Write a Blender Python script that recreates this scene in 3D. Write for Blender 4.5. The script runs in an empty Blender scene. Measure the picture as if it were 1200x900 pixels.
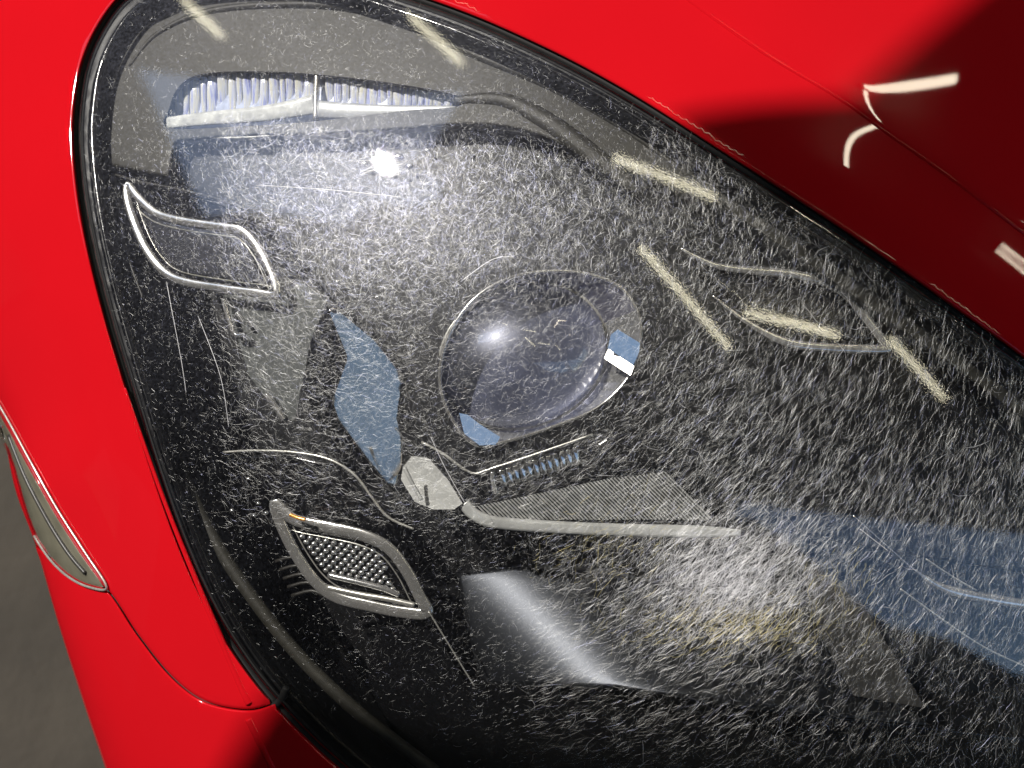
import bpy, math, random
import numpy as np
from mathutils import Vector, Matrix
from mathutils.geometry import delaunay_2d_cdt
random.seed(7); rng = np.random.default_rng(11)
scene = bpy.context.scene
# ------------------------------------------------------------------ frame of reference
# Local frame of the lamp: x right, y up the picture, z out of the lamp towards the viewer (millimetres).
D, W = 420.0, 340.0
S = W / 1200.0
PITCH = math.radians(60)
EX = np.array([1, 0, 0.0]); EY = np.array([0, math.sin(PITCH), math.cos(PITCH)]); EZ = np.array([0, -math.cos(PITCH), math.sin(PITCH)])
BASE = np.array([0, 0, 0.75])
def l2w(p):
    p = np.asarray(p, float) / 1000.0
    return p[..., 0:1] * EX + p[..., 1:2] * EY + p[..., 2:3] * EZ + BASE
def w2l_dir(d):
    return np.array([d @ EX, d @ EY, d @ EZ])
def l2w_dir(d):
    return d[0] * EX + d[1] * EY + d[2] * EZ
def LP(px, py, z):
    px = np.asarray(px, float); py = np.asarray(py, float); z = np.asarray(z, float) + 0 * px
    k = (D - z) / D
    return np.stack([(px - 600) * S * k, (450 - py) * S * k, z], -1)
ROT = Matrix([[EX[i], EY[i], EZ[i]] for i in range(3)])

# ------------------------------------------------------------------ camera
cam_data = bpy.data.cameras.new('camera'); cam = bpy.data.objects.new('camera', cam_data)
scene.collection.objects.link(cam); scene.camera = cam
cam_data.sensor_width = 36; cam_data.lens = 36 * D / W
cam_data.clip_start = 0.02; cam_data.clip_end = 500
cam.matrix_world = Matrix.Translation(Vector(l2w([0, 0, D]))) @ ROT.to_4x4()
cam_data.dof.use_dof = True; cam_data.dof.focus_distance = 0.44; cam_data.dof.aperture_fstop = 14

# ------------------------------------------------------------------ sky and sun
Ll = np.array([-0.52, 0.54, 0.68]); Ll /= np.linalg.norm(Ll)
Lw = l2w_dir(Ll)
elev = math.asin(Lw[2])
world = bpy.data.worlds.new('World'); scene.world = world; world.use_nodes = True
wn = world.node_tree.nodes; wn.clear()
sky = wn.new('ShaderNodeTexSky'); sky.sky_type = 'NISHITA'; sky.sun_disc = False
sky.sun_elevation = elev; sky.sun_rotation = math.atan2(Lw[0], Lw[1])
sky.air_density = 1.3; sky.dust_density = 0.3; sky.ozone_density = 2.4
bg = wn.new('ShaderNodeBackground'); bg.inputs['Strength'].default_value = 0.15
wo = wn.new('ShaderNodeOutputWorld')
world.node_tree.links.new(sky.outputs[0], bg.inputs[0]); world.node_tree.links.new(bg.outputs[0], wo.inputs[0])
sl = bpy.data.lights.new('sun', 'SUN'); sl.energy = 3.5; sl.angle = math.radians(0.4); sl.color = (1, 0.95, 0.88)
so = bpy.data.objects.new('sun', sl); scene.collection.objects.link(so)
so.rotation_euler = Vector(Lw).to_track_quat('Z', 'Y').to_euler(); so.location = (-2, 1, 6)
vs = scene.view_settings; vs.view_transform = 'Standard'; vs.look = 'None'; vs.exposure = 0.42; vs.gamma = 1.0
scene.cycles.use_denoising = True
scene.cycles.max_bounces = 10; scene.cycles.transparent_max_bounces = 24
scene.cycles.caustics_reflective = False; scene.cycles.caustics_refractive = False
scene.cycles.sample_clamp_indirect = 4.0; scene.cycles.sample_clamp_direct = 0

# ------------------------------------------------------------------ materials
MATS = {}
def nt(name):
    m = bpy.data.materials.new(name); m.use_nodes = True; m.node_tree.nodes.clear()
    n = m.node_tree.nodes; o = n.new('ShaderNodeOutputMaterial')
    MATS[name] = m
    return m, n, m.node_tree.links, o
def principled(name, col, rough=0.5, metal=0, coat=0, coat_rough=0.03, bump=0, bscale=800, var=0.0, spec=0.5, vscale=60, rvar=0.0, ior=1.5):
    m, n, l, o = nt(name)
    b = n.new('ShaderNodeBsdfPrincipled')
    b.inputs['Base Color'].default_value = (*col, 1); b.inputs['Roughness'].default_value = rough
    b.inputs['Metallic'].default_value = metal; b.inputs['Coat Weight'].default_value = coat
    b.inputs['Coat Roughness'].default_value = coat_rough; b.inputs['Specular IOR Level'].default_value = spec
    b.inputs['IOR'].default_value = ior
    tc = n.new('ShaderNodeTexCoord')
    if var > 0 or rvar > 0:
        t = n.new('ShaderNodeTexNoise'); t.inputs['Scale'].default_value = vscale; t.inputs['Detail'].default_value = 6
        l.new(tc.outputs['Object'], t.inputs['Vector'])
        if var > 0:
            r = n.new('ShaderNodeMapRange'); r.inputs[1].default_value = .3; r.inputs[2].default_value = .7
            r.inputs[3].default_value = 1 - var; r.inputs[4].default_value = 1 + var
            l.new(t.outputs['Fac'], r.inputs[0])
            mx = n.new('ShaderNodeMix'); mx.data_type = 'RGBA'; mx.blend_type = 'MULTIPLY'; mx.inputs[0].default_value = 1
            mx.inputs[6].default_value = (*col, 1); l.new(r.outputs[0], mx.inputs[7]); l.new(mx.outputs[2], b.inputs['Base Color'])
        if rvar > 0:
            r2 = n.new('ShaderNodeMapRange'); r2.inputs[1].default_value = .3; r2.inputs[2].default_value = .7
            r2.inputs[3].default_value = max(0.01, rough - rvar); r2.inputs[4].default_value = rough + rvar
            l.new(t.outputs['Fac'], r2.inputs[0]); l.new(r2.outputs[0], b.inputs['Roughness'])
    if bump > 0:
        t2 = n.new('ShaderNodeTexNoise'); t2.inputs['Scale'].default_value = bscale; t2.inputs['Detail'].default_value = 4
        l.new(tc.outputs['Object'], t2.inputs['Vector'])
        bp = n.new('ShaderNodeBump'); bp.inputs['Strength'].default_value = bump; bp.inputs['Distance'].default_value = 0.25 / bscale
        l.new(t2.outputs['Fac'], bp.inputs['Height']); l.new(bp.outputs[0], b.inputs['Normal'])
        if coat > 0: pass
    l.new(b.outputs[0], o.inputs[0])
    return m
M = {}
M['red'] = principled('red_paint', (0.62, 0.0065, 0.013), 0.45, coat=1, coat_rough=0.025, var=0.03, vscale=15, spec=0.0)
M['black'] = principled('black_satin_plastic', (0.006, 0.006, 0.0065), 0.40, bump=0.2, bscale=2500, var=.2, spec=.28)
M['gloss'] = principled('black_gloss_plastic', (0.005, 0.005, 0.0055), 0.12, bump=0.1, bscale=120)
M['bezel'] = principled('grained_grey_plastic', (0.036, 0.034, 0.027), 0.5, bump=0.5, bscale=2600, var=.25, vscale=400)
M['rubber'] = principled('black_rubber', (0.012, 0.012, 0.012), 0.7)
M['rim'] = principled('grey_rim_plastic', (0.035, 0.033, 0.03), 0.4)
M['marker'] = principled('marker_grey', (0.30, 0.285, 0.23), 0.3, metal=.2, var=.2, vscale=80)
M['chrome'] = principled('chrome', (0.75, 0.75, 0.75), 0.13, metal=.8, rvar=.04, vscale=150)
M['panel'] = principled('smooth_grey_panel', (0.07, 0.076, 0.074), 0.4)
M['surround'] = principled('violet_surround', (0.24, 0.24, 0.33), 0.22, metal=.6, var=.3, vscale=60)
M['bright'] = principled('polished_reflector', (0.85, 0.85, 0.85), 0.08, metal=.92)
M['frame'] = principled('bright_frame', (0.82, 0.81, 0.79), 0.17, metal=.82, rvar=.04, vscale=150)
M['optic_cream'] = principled('cream_optic', (0.78, 0.79, 0.75), 0.25, var=.3, vscale=260)
M['satin'] = principled('satin_chrome', (0.6, 0.59, 0.55), 0.28, metal=.6, rvar=.08, vscale=300)
M['silver'] = principled('silver_plastic', (0.60, 0.61, 0.60), 0.33, metal=.25, var=.2, vscale=120)
M['bluechrome'] = principled('mirror_facet', (0.56, 0.52, 0.47), 0.12, metal=1, rvar=.06, vscale=60)
M['sheen'] = principled('dark_satin_reflector', (0.040, 0.043, 0.050), 0.37, metal=.85, bump=.22, bscale=3000)
M['optic'] = principled('frosted_optic', (0.60, 0.66, 0.85), 0.14, metal=.0, var=.3, vscale=260)
M['dish'] = principled('violet_dish', (0.22, 0.235, 0.28), 0.4, metal=.1, var=.5, vscale=40)
M['asphalt'] = principled('dark_asphalt', (0.046, 0.038, 0.028), 0.85, bump=.6, bscale=60, var=.22, vscale=9)
M['facade'] = principled('beige_render', (0.16, 0.15, 0.12), 0.8, var=.1, vscale=2)
M['steel'] = principled('dark_roof_sheet', (0.06, 0.055, 0.048), 0.6, var=.15, vscale=3)
M['darkwall'] = principled('added_dark_cladding', (0.03, 0.03, 0.03), 0.6, var=.2, vscale=2)

def streak_optic():
    m, n, l, o = nt('streaked_crystal_optic'); b = n.new('ShaderNodeBsdfPrincipled')
    tc = n.new('ShaderNodeTexCoord'); mp = n.new('ShaderNodeMapping'); mp.inputs['Scale'].default_value = (1500, 160, 900)
    oi = n.new('ShaderNodeObjectInfo'); ad = n.new('ShaderNodeVectorMath'); ad.operation = 'ADD'; sc = n.new('ShaderNodeMath'); sc.operation = 'MULTIPLY'; sc.inputs[1].default_value = 37.0
    l.new(tc.outputs['Object'], mp.inputs[0]); l.new(oi.outputs['Random'], sc.inputs[0]); l.new(mp.outputs[0], ad.inputs[0]); l.new(sc.outputs[0], ad.inputs[1])
    t = n.new('ShaderNodeTexNoise'); t.inputs['Scale'].default_value = 1.0; t.inputs['Detail'].default_value = 4; l.new(ad.outputs[0], t.inputs['Vector'])
    r = n.new('ShaderNodeValToRGB'); e = r.color_ramp.elements
    e[0].position = .24; e[0].color = (.20, .23, .62, 1); e[1].position = .60; e[1].color = (.86, .85, .74, 1)
    q = e.new(.36); q.color = (.38, .42, .86, 1); q = e.new(.47); q.color = (.74, .78, .95, 1)
    l.new(t.outputs['Fac'], r.inputs[0]); l.new(r.outputs[0], b.inputs['Base Color']); b.inputs['Roughness'].default_value = .1
    bp = n.new('ShaderNodeBump'); bp.inputs['Strength'].default_value = .6; bp.inputs['Distance'].default_value = .0004
    l.new(t.outputs['Fac'], bp.inputs['Height']); l.new(bp.outputs[0], b.inputs['Normal']); l.new(b.outputs[0], o.inputs[0]); return m
M['streak'] = streak_optic()

def emission(name, col, s):
    m, n, l, o = nt(name); e = n.new('ShaderNodeEmission'); e.inputs[0].default_value = (*col, 1); e.inputs[1].default_value = s
    l.new(e.outputs[0], o.inputs[0]); return m
M['tube'] = emission('lamp_tube_glow', (1.0, 0.92, 0.66), 5.5)
M['tube2'] = emission('bright_tube_glow', (1.0, 0.86, 0.66), 15.0)

def two_sided(n, l, fr, ior):
    """the sheet reflects alike from both faces"""
    ge = n.new('ShaderNodeNewGeometry'); mr = n.new('ShaderNodeMapRange')
    mr.inputs[3].default_value = ior; mr.inputs[4].default_value = 1 / ior
    l.new(ge.outputs['Backfacing'], mr.inputs[0]); l.new(mr.outputs[0], fr.inputs[0])
def clear_cover():
    m, n, l, o = nt('crazed_clear_polycarbonate')
    tr = n.new('ShaderNodeBsdfTransparent'); tr.inputs[0].default_value = (.93, .93, .92, 1)
    g1 = n.new('ShaderNodeBsdfGlossy'); g1.inputs['Roughness'].default_value = 0.014
    g2 = n.new('ShaderNodeBsdfGlossy'); g2.inputs['Roughness'].default_value = 0.52; g2.inputs[0].default_value = (.80, .83, 1, 1)
    fr = n.new('ShaderNodeFresnel'); two_sided(n, l, fr, 1.58)
    mu = n.new('ShaderNodeMath'); mu.operation = 'MULTIPLY'; mu.inputs[1].default_value = 2.3; mu.use_clamp = True
    tc = n.new('ShaderNodeTexCoord')
    nz = n.new('ShaderNodeTexNoise'); nz.inputs['Scale'].default_value = 900; nz.inputs['Detail'].default_value = 5
    nz2 = n.new('ShaderNodeTexNoise'); nz2.inputs['Scale'].default_value = 22; nz2.inputs['Detail'].default_value = 5
    l.new(tc.outputs['Object'], nz.inputs['Vector']); l.new(tc.outputs['Object'], nz2.inputs['Vector'])
    nb = n.new('ShaderNodeTexNoise'); nb.inputs['Scale'].default_value = 1500; nb.inputs['Detail'].default_value = 2
    l.new(tc.outputs['Object'], nb.inputs['Vector'])
    bp = n.new('ShaderNodeBump'); bp.inputs['Strength'].default_value = 1.0; bp.inputs['Distance'].default_value = 0.000007
    l.new(nb.outputs['Fac'], bp.inputs['Height']); l.new(bp.outputs[0], g1.inputs['Normal'])
    mr = n.new('ShaderNodeMapRange'); mr.inputs[1].default_value = .35; mr.inputs[2].default_value = .75; mr.inputs[3].default_value = .008; mr.inputs[4].default_value = .028
    l.new(nz.outputs['Fac'], mr.inputs[0])
    mr2 = n.new('ShaderNodeMapRange'); mr2.inputs[1].default_value = .3; mr2.inputs[2].default_value = .7; mr2.inputs[3].default_value = .6; mr2.inputs[4].default_value = 1.3
    l.new(nz2.outputs['Fac'], mr2.inputs[0])
    mm = n.new('ShaderNodeMath'); mm.operation = 'MULTIPLY'; l.new(mr.outputs[0], mm.inputs[0]); l.new(mr2.outputs[0], mm.inputs[1])
    a = n.new('ShaderNodeMixShader'); b = n.new('ShaderNodeMixShader')
    l.new(mm.outputs[0], a.inputs[0]); l.new(tr.outputs[0], a.inputs[1]); l.new(g2.outputs[0], a.inputs[2])
    l.new(fr.outputs[0], mu.inputs[0]); l.new(mu.outputs[0], b.inputs[0]); l.new(a.outputs[0], b.inputs[1]); l.new(g1.outputs[0], b.inputs[2])
    l.new(b.outputs[0], o.inputs[0]); return m
M['cover'] = clear_cover()
def thin_glass(name, tint, rough, ior, haze=0.02, hz_rough=.5, boost=1.5):
    m, n, l, o = nt(name)
    tr = n.new('ShaderNodeBsdfTransparent'); tr.inputs[0].default_value = (*tint, 1)
    g = n.new('ShaderNodeBsdfGlossy'); g.inputs['Roughness'].default_value = rough
    g2 = n.new('ShaderNodeBsdfGlossy'); g2.inputs['Roughness'].default_value = hz_rough; g2.inputs[0].default_value = (.8, .83, 1, 1)
    fr = n.new('ShaderNodeFresnel'); two_sided(n, l, fr, ior)
    mu = n.new('ShaderNodeMath'); mu.operation = 'MULTIPLY'; mu.inputs[1].default_value = boost; mu.use_clamp = True
    a = n.new('ShaderNodeMixShader'); a.inputs[0].default_value = haze
    l.new(tr.outputs[0], a.inputs[1]); l.new(g2.outputs[0], a.inputs[2])
    b = n.new('ShaderNodeMixShader'); l.new(fr.outputs[0], mu.inputs[0]); l.new(mu.outputs[0], b.inputs[0])
    l.new(a.outputs[0], b.inputs[1]); l.new(g.outputs[0], b.inputs[2]); l.new(b.outputs[0], o.inputs[0]); return m
M['glass'] = thin_glass('projector_glass', (.80, .82, .95), 0.06, 1.7, .16, .45, 2.2)
M['clear'] = thin_glass('clear_plastic', (.9, .9, .86), 0.05, 1.5, .03)
def craze(name, col, rough, gs, diff):
    """clear crack walls: they let the light through and add a glint plus a little scatter"""
    m, n, l, o = nt(name)
    g = n.new('ShaderNodeBsdfGlossy'); g.inputs[0].default_value = (*[c * gs for c in col], 1); g.inputs['Roughness'].default_value = rough
    d = n.new('ShaderNodeBsdfDiffuse'); d.inputs[0].default_value = (*[c * diff for c in col], 1)
    t = n.new('ShaderNodeBsdfTransparent'); k = 1 - min(.5, diff * 1.2); t.inputs[0].default_value = (k, k, k, 1)
    a = n.new('ShaderNodeAddShader'); l.new(g.outputs[0], a.inputs[0]); l.new(d.outputs[0], a.inputs[1])
    b = n.new('ShaderNodeAddShader'); l.new(a.outputs[0], b.inputs[0]); l.new(t.outputs[0], b.inputs[1])
    l.new(b.outputs[0], o.inputs[0]); return m
M['cr_white'] = craze('craze_white', (1, 1, .98), .42, .23, .04)
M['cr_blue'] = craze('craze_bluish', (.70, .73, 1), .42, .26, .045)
M['cr_milky_glare'] = craze('craze_milky_glare', (.96, .96, 1), .42, .22, .30)  # long scratches, and whiter cracks that imitate a second highlight
M['cr_gold_glare'] = craze('craze_golden_glare', (1, .88, .45), .42, .2, .24)

# ------------------------------------------------------------------ mesh helpers
def tag(o, label=None, cat=None, group=None, kind=None):
    if label: o['label'] = label
    if cat: o['category'] = cat
    if group: o['group'] = group
    if kind: o['kind'] = kind
    return o
def link(o, parent=None):
    scene.collection.objects.link(o)
    if parent is not None: o.parent = parent
    return o
def mesh_world(name, v, f, mats, parent=None, smooth=True, midx=None):
    me = bpy.data.meshes.new(name)
    v = np.asarray(v, float)
    if isinstance(f, np.ndarray):
        k = f.shape[1]
        me.vertices.add(len(v)); me.vertices.foreach_set('co', v.ravel())
        me.loops.add(f.size); me.loops.foreach_set('vertex_index', f.ravel().astype(np.int32))
        me.polygons.add(len(f)); me.polygons.foreach_set('loop_start', np.arange(0, f.size, k, dtype=np.int32))
        me.polygons.foreach_set('loop_total', np.full(len(f), k, np.int32))
    else:
        me.from_pydata([tuple(p) for p in v], [], [tuple(q) for q in f])
    me.update(calc_edges=True)
    if not isinstance(mats, (list, tuple)): mats = [mats]
    for m in mats: me.materials.append(m)
    if midx is not None: me.polygons.foreach_set('material_index', midx)
    me.polygons.foreach_set('use_smooth', np.full(len(me.polygons), smooth))
    me.validate()
    o = bpy.data.objects.new(name, me)
    return link(o, parent)
def mesh_local(name, v, f, mats, parent=None, **k):
    return mesh_world(name, l2w(v), f, mats, parent, **k)

def catmull(pts, closed=True, n=8):
    P = np.asarray(pts, float); N = len(P); out = []
    rngi = range(N) if closed else range(N - 1)
    for i in rngi:
        if closed: a, b, c, d = P[(i - 1) % N], P[i], P[(i + 1) % N], P[(i + 2) % N]
        else: a, b, c, d = P[max(i - 1, 0)], P[i], P[i + 1], P[min(i + 2, N - 1)]
        for t in np.arange(n) / n:
            out.append(.5 * ((2 * b) + (-a + c) * t + (2 * a - 5 * b + 4 * c - d) * t * t + (-a + 3 * b - 3 * c + d) * t ** 3))
    if not closed: out.append(P[-1])
    return np.array(out)
def resample(pts, step, closed=True):
    P = np.asarray(pts, float)
    if closed: P = np.vstack([P, P[:1]])
    seg = np.linalg.norm(np.diff(P, axis=0), axis=1); s = np.r_[0, np.cumsum(seg)]
    n = max(3, int(round(s[-1] / step)))
    u = np.linspace(0, s[-1], n + 1)
    if closed: u = u[:-1]
    return np.stack([np.interp(u, s, P[:, k]) for k in range(P.shape[1])], -1)
def inside(p, poly):
    x, y = p[:, 0], p[:, 1]; c = np.zeros(len(p), bool); n = len(poly); j = n - 1
    for i in range(n):
        xi, yi = poly[i]; xj, yj = poly[j]
        if yi != yj:
            c ^= ((yi > y) != (yj > y)) & (x < (xj - xi) * (y - yi) / (yj - yi) + xi)
        j = i
    return c
def dist(p, poly, closed=True):
    p = np.asarray(p, float); A = np.asarray(poly, float)
    B = np.roll(A, -1, 0) if closed else A[1:]
    if not closed: A = A[:-1]
    best = np.full(len(p), 1e18)
    for a, b in zip(A, B):
        ab = b - a; L2 = ab @ ab + 1e-12
        t = np.clip(((p - a) @ ab) / L2, 0, 1)
        q = p - a - t[:, None] * ab
        best = np.minimum(best, (q * q).sum(1))
    return np.sqrt(best)
def area2(P): return np.sum(P[:, 0] * np.roll(P[:, 1], -1) - np.roll(P[:, 0], -1) * P[:, 1])

def patch(name, poly, h, mat, parent=None, spacing=10, roll=0, skirt=0, holes=(), smooth=True, extra=()):
    """sheet over the outline poly (picture px), height h(px,py) mm, rounded edge of radius roll px, edge wall skirt mm deep"""
    P = resample(poly, spacing * .7)
    if area2(P) < 0: P = P[::-1]
    loops = [P] + [resample(q, spacing * .6)[::(1 if area2(np.asarray(q, float)) > 0 else -1)] for q in holes]
    pts = []; edges = []
    for Lp in loops:
        b = len(pts); pts += [tuple(q) for q in Lp]; edges += [(b + i, b + (i + 1) % len(Lp)) for i in range(len(Lp))]
    nb = len(pts)
    add = []
    for q in extra:
        q = resample(q, spacing * .8, False); q = q[inside(q, P)]; add.append(q[dist(q, P) > roll + 1])
    if roll > 0:
        T = np.roll(P, -1, 0) - np.roll(P, 1, 0); T /= np.linalg.norm(T, axis=1)[:, None] + 1e-9
        N = np.stack([-T[:, 1], T[:, 0]], -1)
        for f in (.04, .15, .35, .65, 1.0):
            q = P + N * f * roll
            k = (dist(q, P) > f * roll * .96) & inside(q, P)
            add.append(q[k])
    x0, y0 = P.min(0); x1, y1 = P.max(0)
    gx, gy = np.meshgrid(np.arange(x0, x1, spacing), np.arange(y0, y1, spacing * .87))
    gx = gx + (np.arange(gx.shape[0]) % 2)[:, None] * spacing * .5
    g = np.stack([gx.ravel(), gy.ravel()], -1); g = g[inside(g, P)]
    if len(g):
        k = dist(g, P) > roll + spacing * .4
        for H in loops[1:]: k &= ~inside(g, H) & (dist(g, H) > spacing * .4)
        if len(extra):
            for q in extra: k &= dist(g, q, False) > spacing * .45
        add.append(g[k])
    allp = np.vstack([np.array(pts)] + add) if add else np.array(pts)
    r = delaunay_2d_cdt([Vector(q) for q in allp], edges, [], 0, 1e-5)
    V = np.array([tuple(q) for q in r[0]]); F = np.array([tuple(t) for t in r[2] if len(t) == 3])
    C = V[F].mean(1); k = inside(C, P)
    for H in loops[1:]: k &= ~inside(C, H)
    F = F[k]
    z = h(V[:, 0], V[:, 1]).astype(float) + 0 * V[:, 0]
    if roll > 0:
        d = np.minimum(dist(V, P), roll); z = z - (roll - np.sqrt(np.maximum(0, roll ** 2 - (roll - d) ** 2))) * S
    L = LP(V[:, 0], V[:, 1], z)
    # face orientation towards +z
    a = V[F[:, 1]] - V[F[:, 0]]; b = V[F[:, 2]] - V[F[:, 0]]
    flip = (a[:, 0] * b[:, 1] - a[:, 1] * b[:, 0]) > 0
    F[flip] = F[flip][:, ::-1]
    faces = [tuple(t) for t in F]; verts = [tuple(q) for q in L]
    if skirt > 0:
        used = {}
        cnt = {}
        for t in faces:
            for i in range(3):
                e = (t[i], t[(i + 1) % 3]); cnt[frozenset(e)] = cnt.get(frozenset(e), 0) + 1
        bl = [(t[i], t[(i + 1) % 3]) for t in faces for i in range(3) if cnt[frozenset((t[i], t[(i + 1) % 3]))] == 1]
        for a_, b_ in bl:
            for q in (a_, b_):
                if q not in used:
                    vv = verts[q]; used[q] = len(verts); verts.append((vv[0], vv[1], vv[2])); verts.append((vv[0], vv[1], vv[2] - skirt))
            faces.append((used[b_], used[a_], used[a_] + 1, used[b_] + 1))
    return mesh_local(name, np.array(verts), faces, mat, parent, smooth=smooth)

def sweep(name, pts, mat, parent=None, w=3.0, t=2.0, closed=False, prof=10, wfun=None, cap=True, square=1.0, up=None):
    """bar along local-mm points; half width w, half height t (mm)"""
    P = np.asarray(pts, float); n = len(P)
    T = (np.roll(P, -1, 0) - np.roll(P, 1, 0)) if closed else np.gradient(P, axis=0)
    T /= np.linalg.norm(T, axis=1)[:, None] + 1e-9
    Z = np.array([0, 0, 1.0]) if up is None else np.asarray(up, float)
    Nn = np.cross(Z, T); Nn /= np.linalg.norm(Nn, axis=1)[:, None] + 1e-9
    B = np.cross(T, Nn)
    ang = np.arange(prof) / prof * 2 * math.pi
    ca, sa = np.cos(ang), np.sin(ang)
    ca = np.sign(ca) * np.abs(ca) ** square; sa = np.sign(sa) * np.abs(sa) ** square
    ws = np.ones(n) if wfun is None else np.array([wfun(i / (n - 1)) for i in range(n)])
    V = (P[:, None, :] + Nn[:, None, :] * (ca * w)[None, :, None] * ws[:, None, None] + B[:, None, :] * (sa * t)[None, :, None] * np.minimum(1, ws)[:, None, None]).reshape(-1, 3)
    F = []
    m = n if closed else n - 1
    for i in range(m):
        j = (i + 1) % n
        for k in range(prof):
            k2 = (k + 1) % prof
            F.append((i * prof + k, i * prof + k2, j * prof + k2, j * prof + k))
    if not closed and cap:
        F.append(tuple(range(prof))[::-1]); F.append(tuple((n - 1) * prof + k for k in range(prof)))
    return mesh_local(name, V, F, mat, parent)
def bar(name, px, zfun, mat, parent=None, w=4.0, t=3.0, closed=False, smooth_n=8, **k):
    """px polyline in picture px, w/t in px"""
    c = catmull(px, closed, smooth_n) if smooth_n > 1 else np.asarray(px, float)
    z = zfun(c[:, 0], c[:, 1])
    return sweep(name, LP(c[:, 0], c[:, 1], z), mat, parent, w=w * S, t=t * S, closed=closed, **k)
def facet(name, corners, mat, parent, thick=1.5, smooth=False):
    """prism from local-mm 3-D corners"""
    C = [np.asarray(c, float) for c in corners]; n = len(C)
    v = C + [c - np.array([0, 0, thick]) for c in C]
    a = sum(np.cross(C[i], C[(i + 1) % n]) for i in range(n))[2]
    top = tuple(range(n)) if a > 0 else tuple(range(n))[::-1]
    F = [top, tuple(n + i for i in top[::-1])] + [(top[(i + 1) % n], top[i], n + top[i], n + top[(i + 1) % n]) for i in range(n)]
    return mesh_local(name, np.array(v), F, mat, parent, smooth=smooth)

# ------------------------------------------------------------------ surfaces
R_ = 400.0
def need_normal(px, py, z, Lvec):
    p = LP(px, py, z); V = np.array([0, 0, D]) - p; V /= np.linalg.norm(V)
    H = V + Lvec; H /= np.linalg.norm(H); return H
_h = need_normal(480, 218, -10, Ll)
AX = _h[0] / _h[2] - (480 - 600) * S / R_; AY = _h[1] / _h[2] - (450 - 218) * S / R_
def zl(px, py):
    X = (np.asarray(px, float) - 600) * S; Y = (450 - np.asarray(py, float)) * S
    return -(AX * X + AY * Y) - (X * X + Y * Y) / (2 * R_)
def zoff(d): return lambda px, py: zl(px, py) - d

OUT = catmull([(140, 0), (115, 35), (98, 75), (90, 120), (88, 165), (94, 230), (107, 300), (126, 375), (150, 455), (178, 545), (210, 635), (246, 715), (288, 782), (335, 838), (400, 900), (500, 975), (640, 1040), (820, 1090),
               (1020, 1100), (1220, 1060), (1350, 960), (1400, 800), (1380, 640), (1300, 505), (1200, 424), (1130, 373), (1060, 323), (980, 268), (900, 216), (830, 171), (760, 126), (700, 91), (640, 60), (560, 24), (480, -5), (390, -32), (300, -42), (215, -35), (168, -18)], True, 6)
def inset(poly, d):
    P = np.asarray(poly, float)
    sgn = 1 if area2(P) > 0 else -1
    T = np.roll(P, -1, 0) - np.roll(P, 1, 0); T /= np.linalg.norm(T, axis=1)[:, None] + 1e-9
    return P + sgn * np.stack([-T[:, 1], T[:, 0]], -1) * d

# ------------------------------------------------------------------ the car
car = link(bpy.data.objects.new('car', None)); car.empty_display_size = .2
tag(car, 'red car front corner with a crazed clear headlight cover, glossy hood and bumper around it', 'car')

SIL = np.array([(-330, -220), (-200, 60), (-95, 300), (-40, 410), (0, 497), (18, 575), (42, 640), (68, 730), (95, 815), (125, 905), (160, 1010), (200, 1130)], float)
SILC = catmull(SIL, False, 5)
def body_z(px, py):
    px = np.asarray(px, float); py = np.asarray(py, float)
    d = dist(np.stack([px.ravel(), py.ravel()], -1), SILC, False).reshape(px.shape)
    dd = np.minimum(d, 150)
    dr = np.minimum(d, 34)
    z = zl(px, py) + 1.0
    z = z - 16 * (1 - dd / 150) ** 2 - (34 - np.sqrt(np.maximum(0, 34 ** 2 - (34 - dr) ** 2))) * S
    return z
# dividing line between wing panel and bumper
GAP = catmull([(42, 640), (90, 672), (126, 692), (160, 742), (200, 792), (240, 822), (290, 832), (322, 824)], False, 6)
gapw = .9
left_edge = OUT[(OUT[:, 0] < 345) & (OUT[:, 1] > -20) & (OUT[:, 1] < 815)]
i0 = np.argmin(np.hypot(OUT[:, 0] - 320, OUT[:, 1] - 822)); 
OUTB = inset(OUT, -3.0)
seg_left = OUTB[0:i0 + 1]                     # from the top (140,0) down the left side
top_part = OUTB[::-1]
marker = catmull([(-70, 352), (-20, 440), (6, 490), (36, 545), (66, 598), (98, 648), (125, 688), (104, 688), (80, 676), (58, 655), (40, 628), (26, 590), (8, 530), (-30, 450)], True, 4)
def gapoff(s): 
    T = np.gradient(GAP, axis=0); T /= np.linalg.norm(T, axis=1)[:, None]
    return GAP + np.stack([T[:, 1], -T[:, 0]], -1) * s
up = gapoff(gapw); lo = gapoff(-gapw)
# wing panel: left of lamp and over its upper-left corner, out to the crossing with the fender at the top
wing_poly = np.vstack([[(-330, -220), (150, -220), (300, -220)], [(300, -48)], OUTB[-6:], seg_left[:-1], up[::-1][1:], SILC[(SILC[:, 1] < 636)][::-1][:-1]])
wing_poly = wing_poly[~((np.r_[[1], np.hypot(*np.diff(wing_poly, axis=0).T)]) < .5)]
wing = patch('wing_panel', wing_poly, body_z, M['red'], car, spacing=9, roll=3.5, skirt=10, holes=[])
j0 = np.argmin(np.hypot(OUTB[:, 0] - 500, OUTB[:, 1] - 975))
bump_poly = np.vstack([lo, OUTB[i0 + 1:j0], [(500, 1130)], [(205, 1130)], SILC[SILC[:, 1] > 645][::-1]])
bump = patch('bumper', bump_poly, lambda a, b: body_z(a, b) - .2, M['red'], car, spacing=9, roll=3.5, skirt=10)
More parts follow.
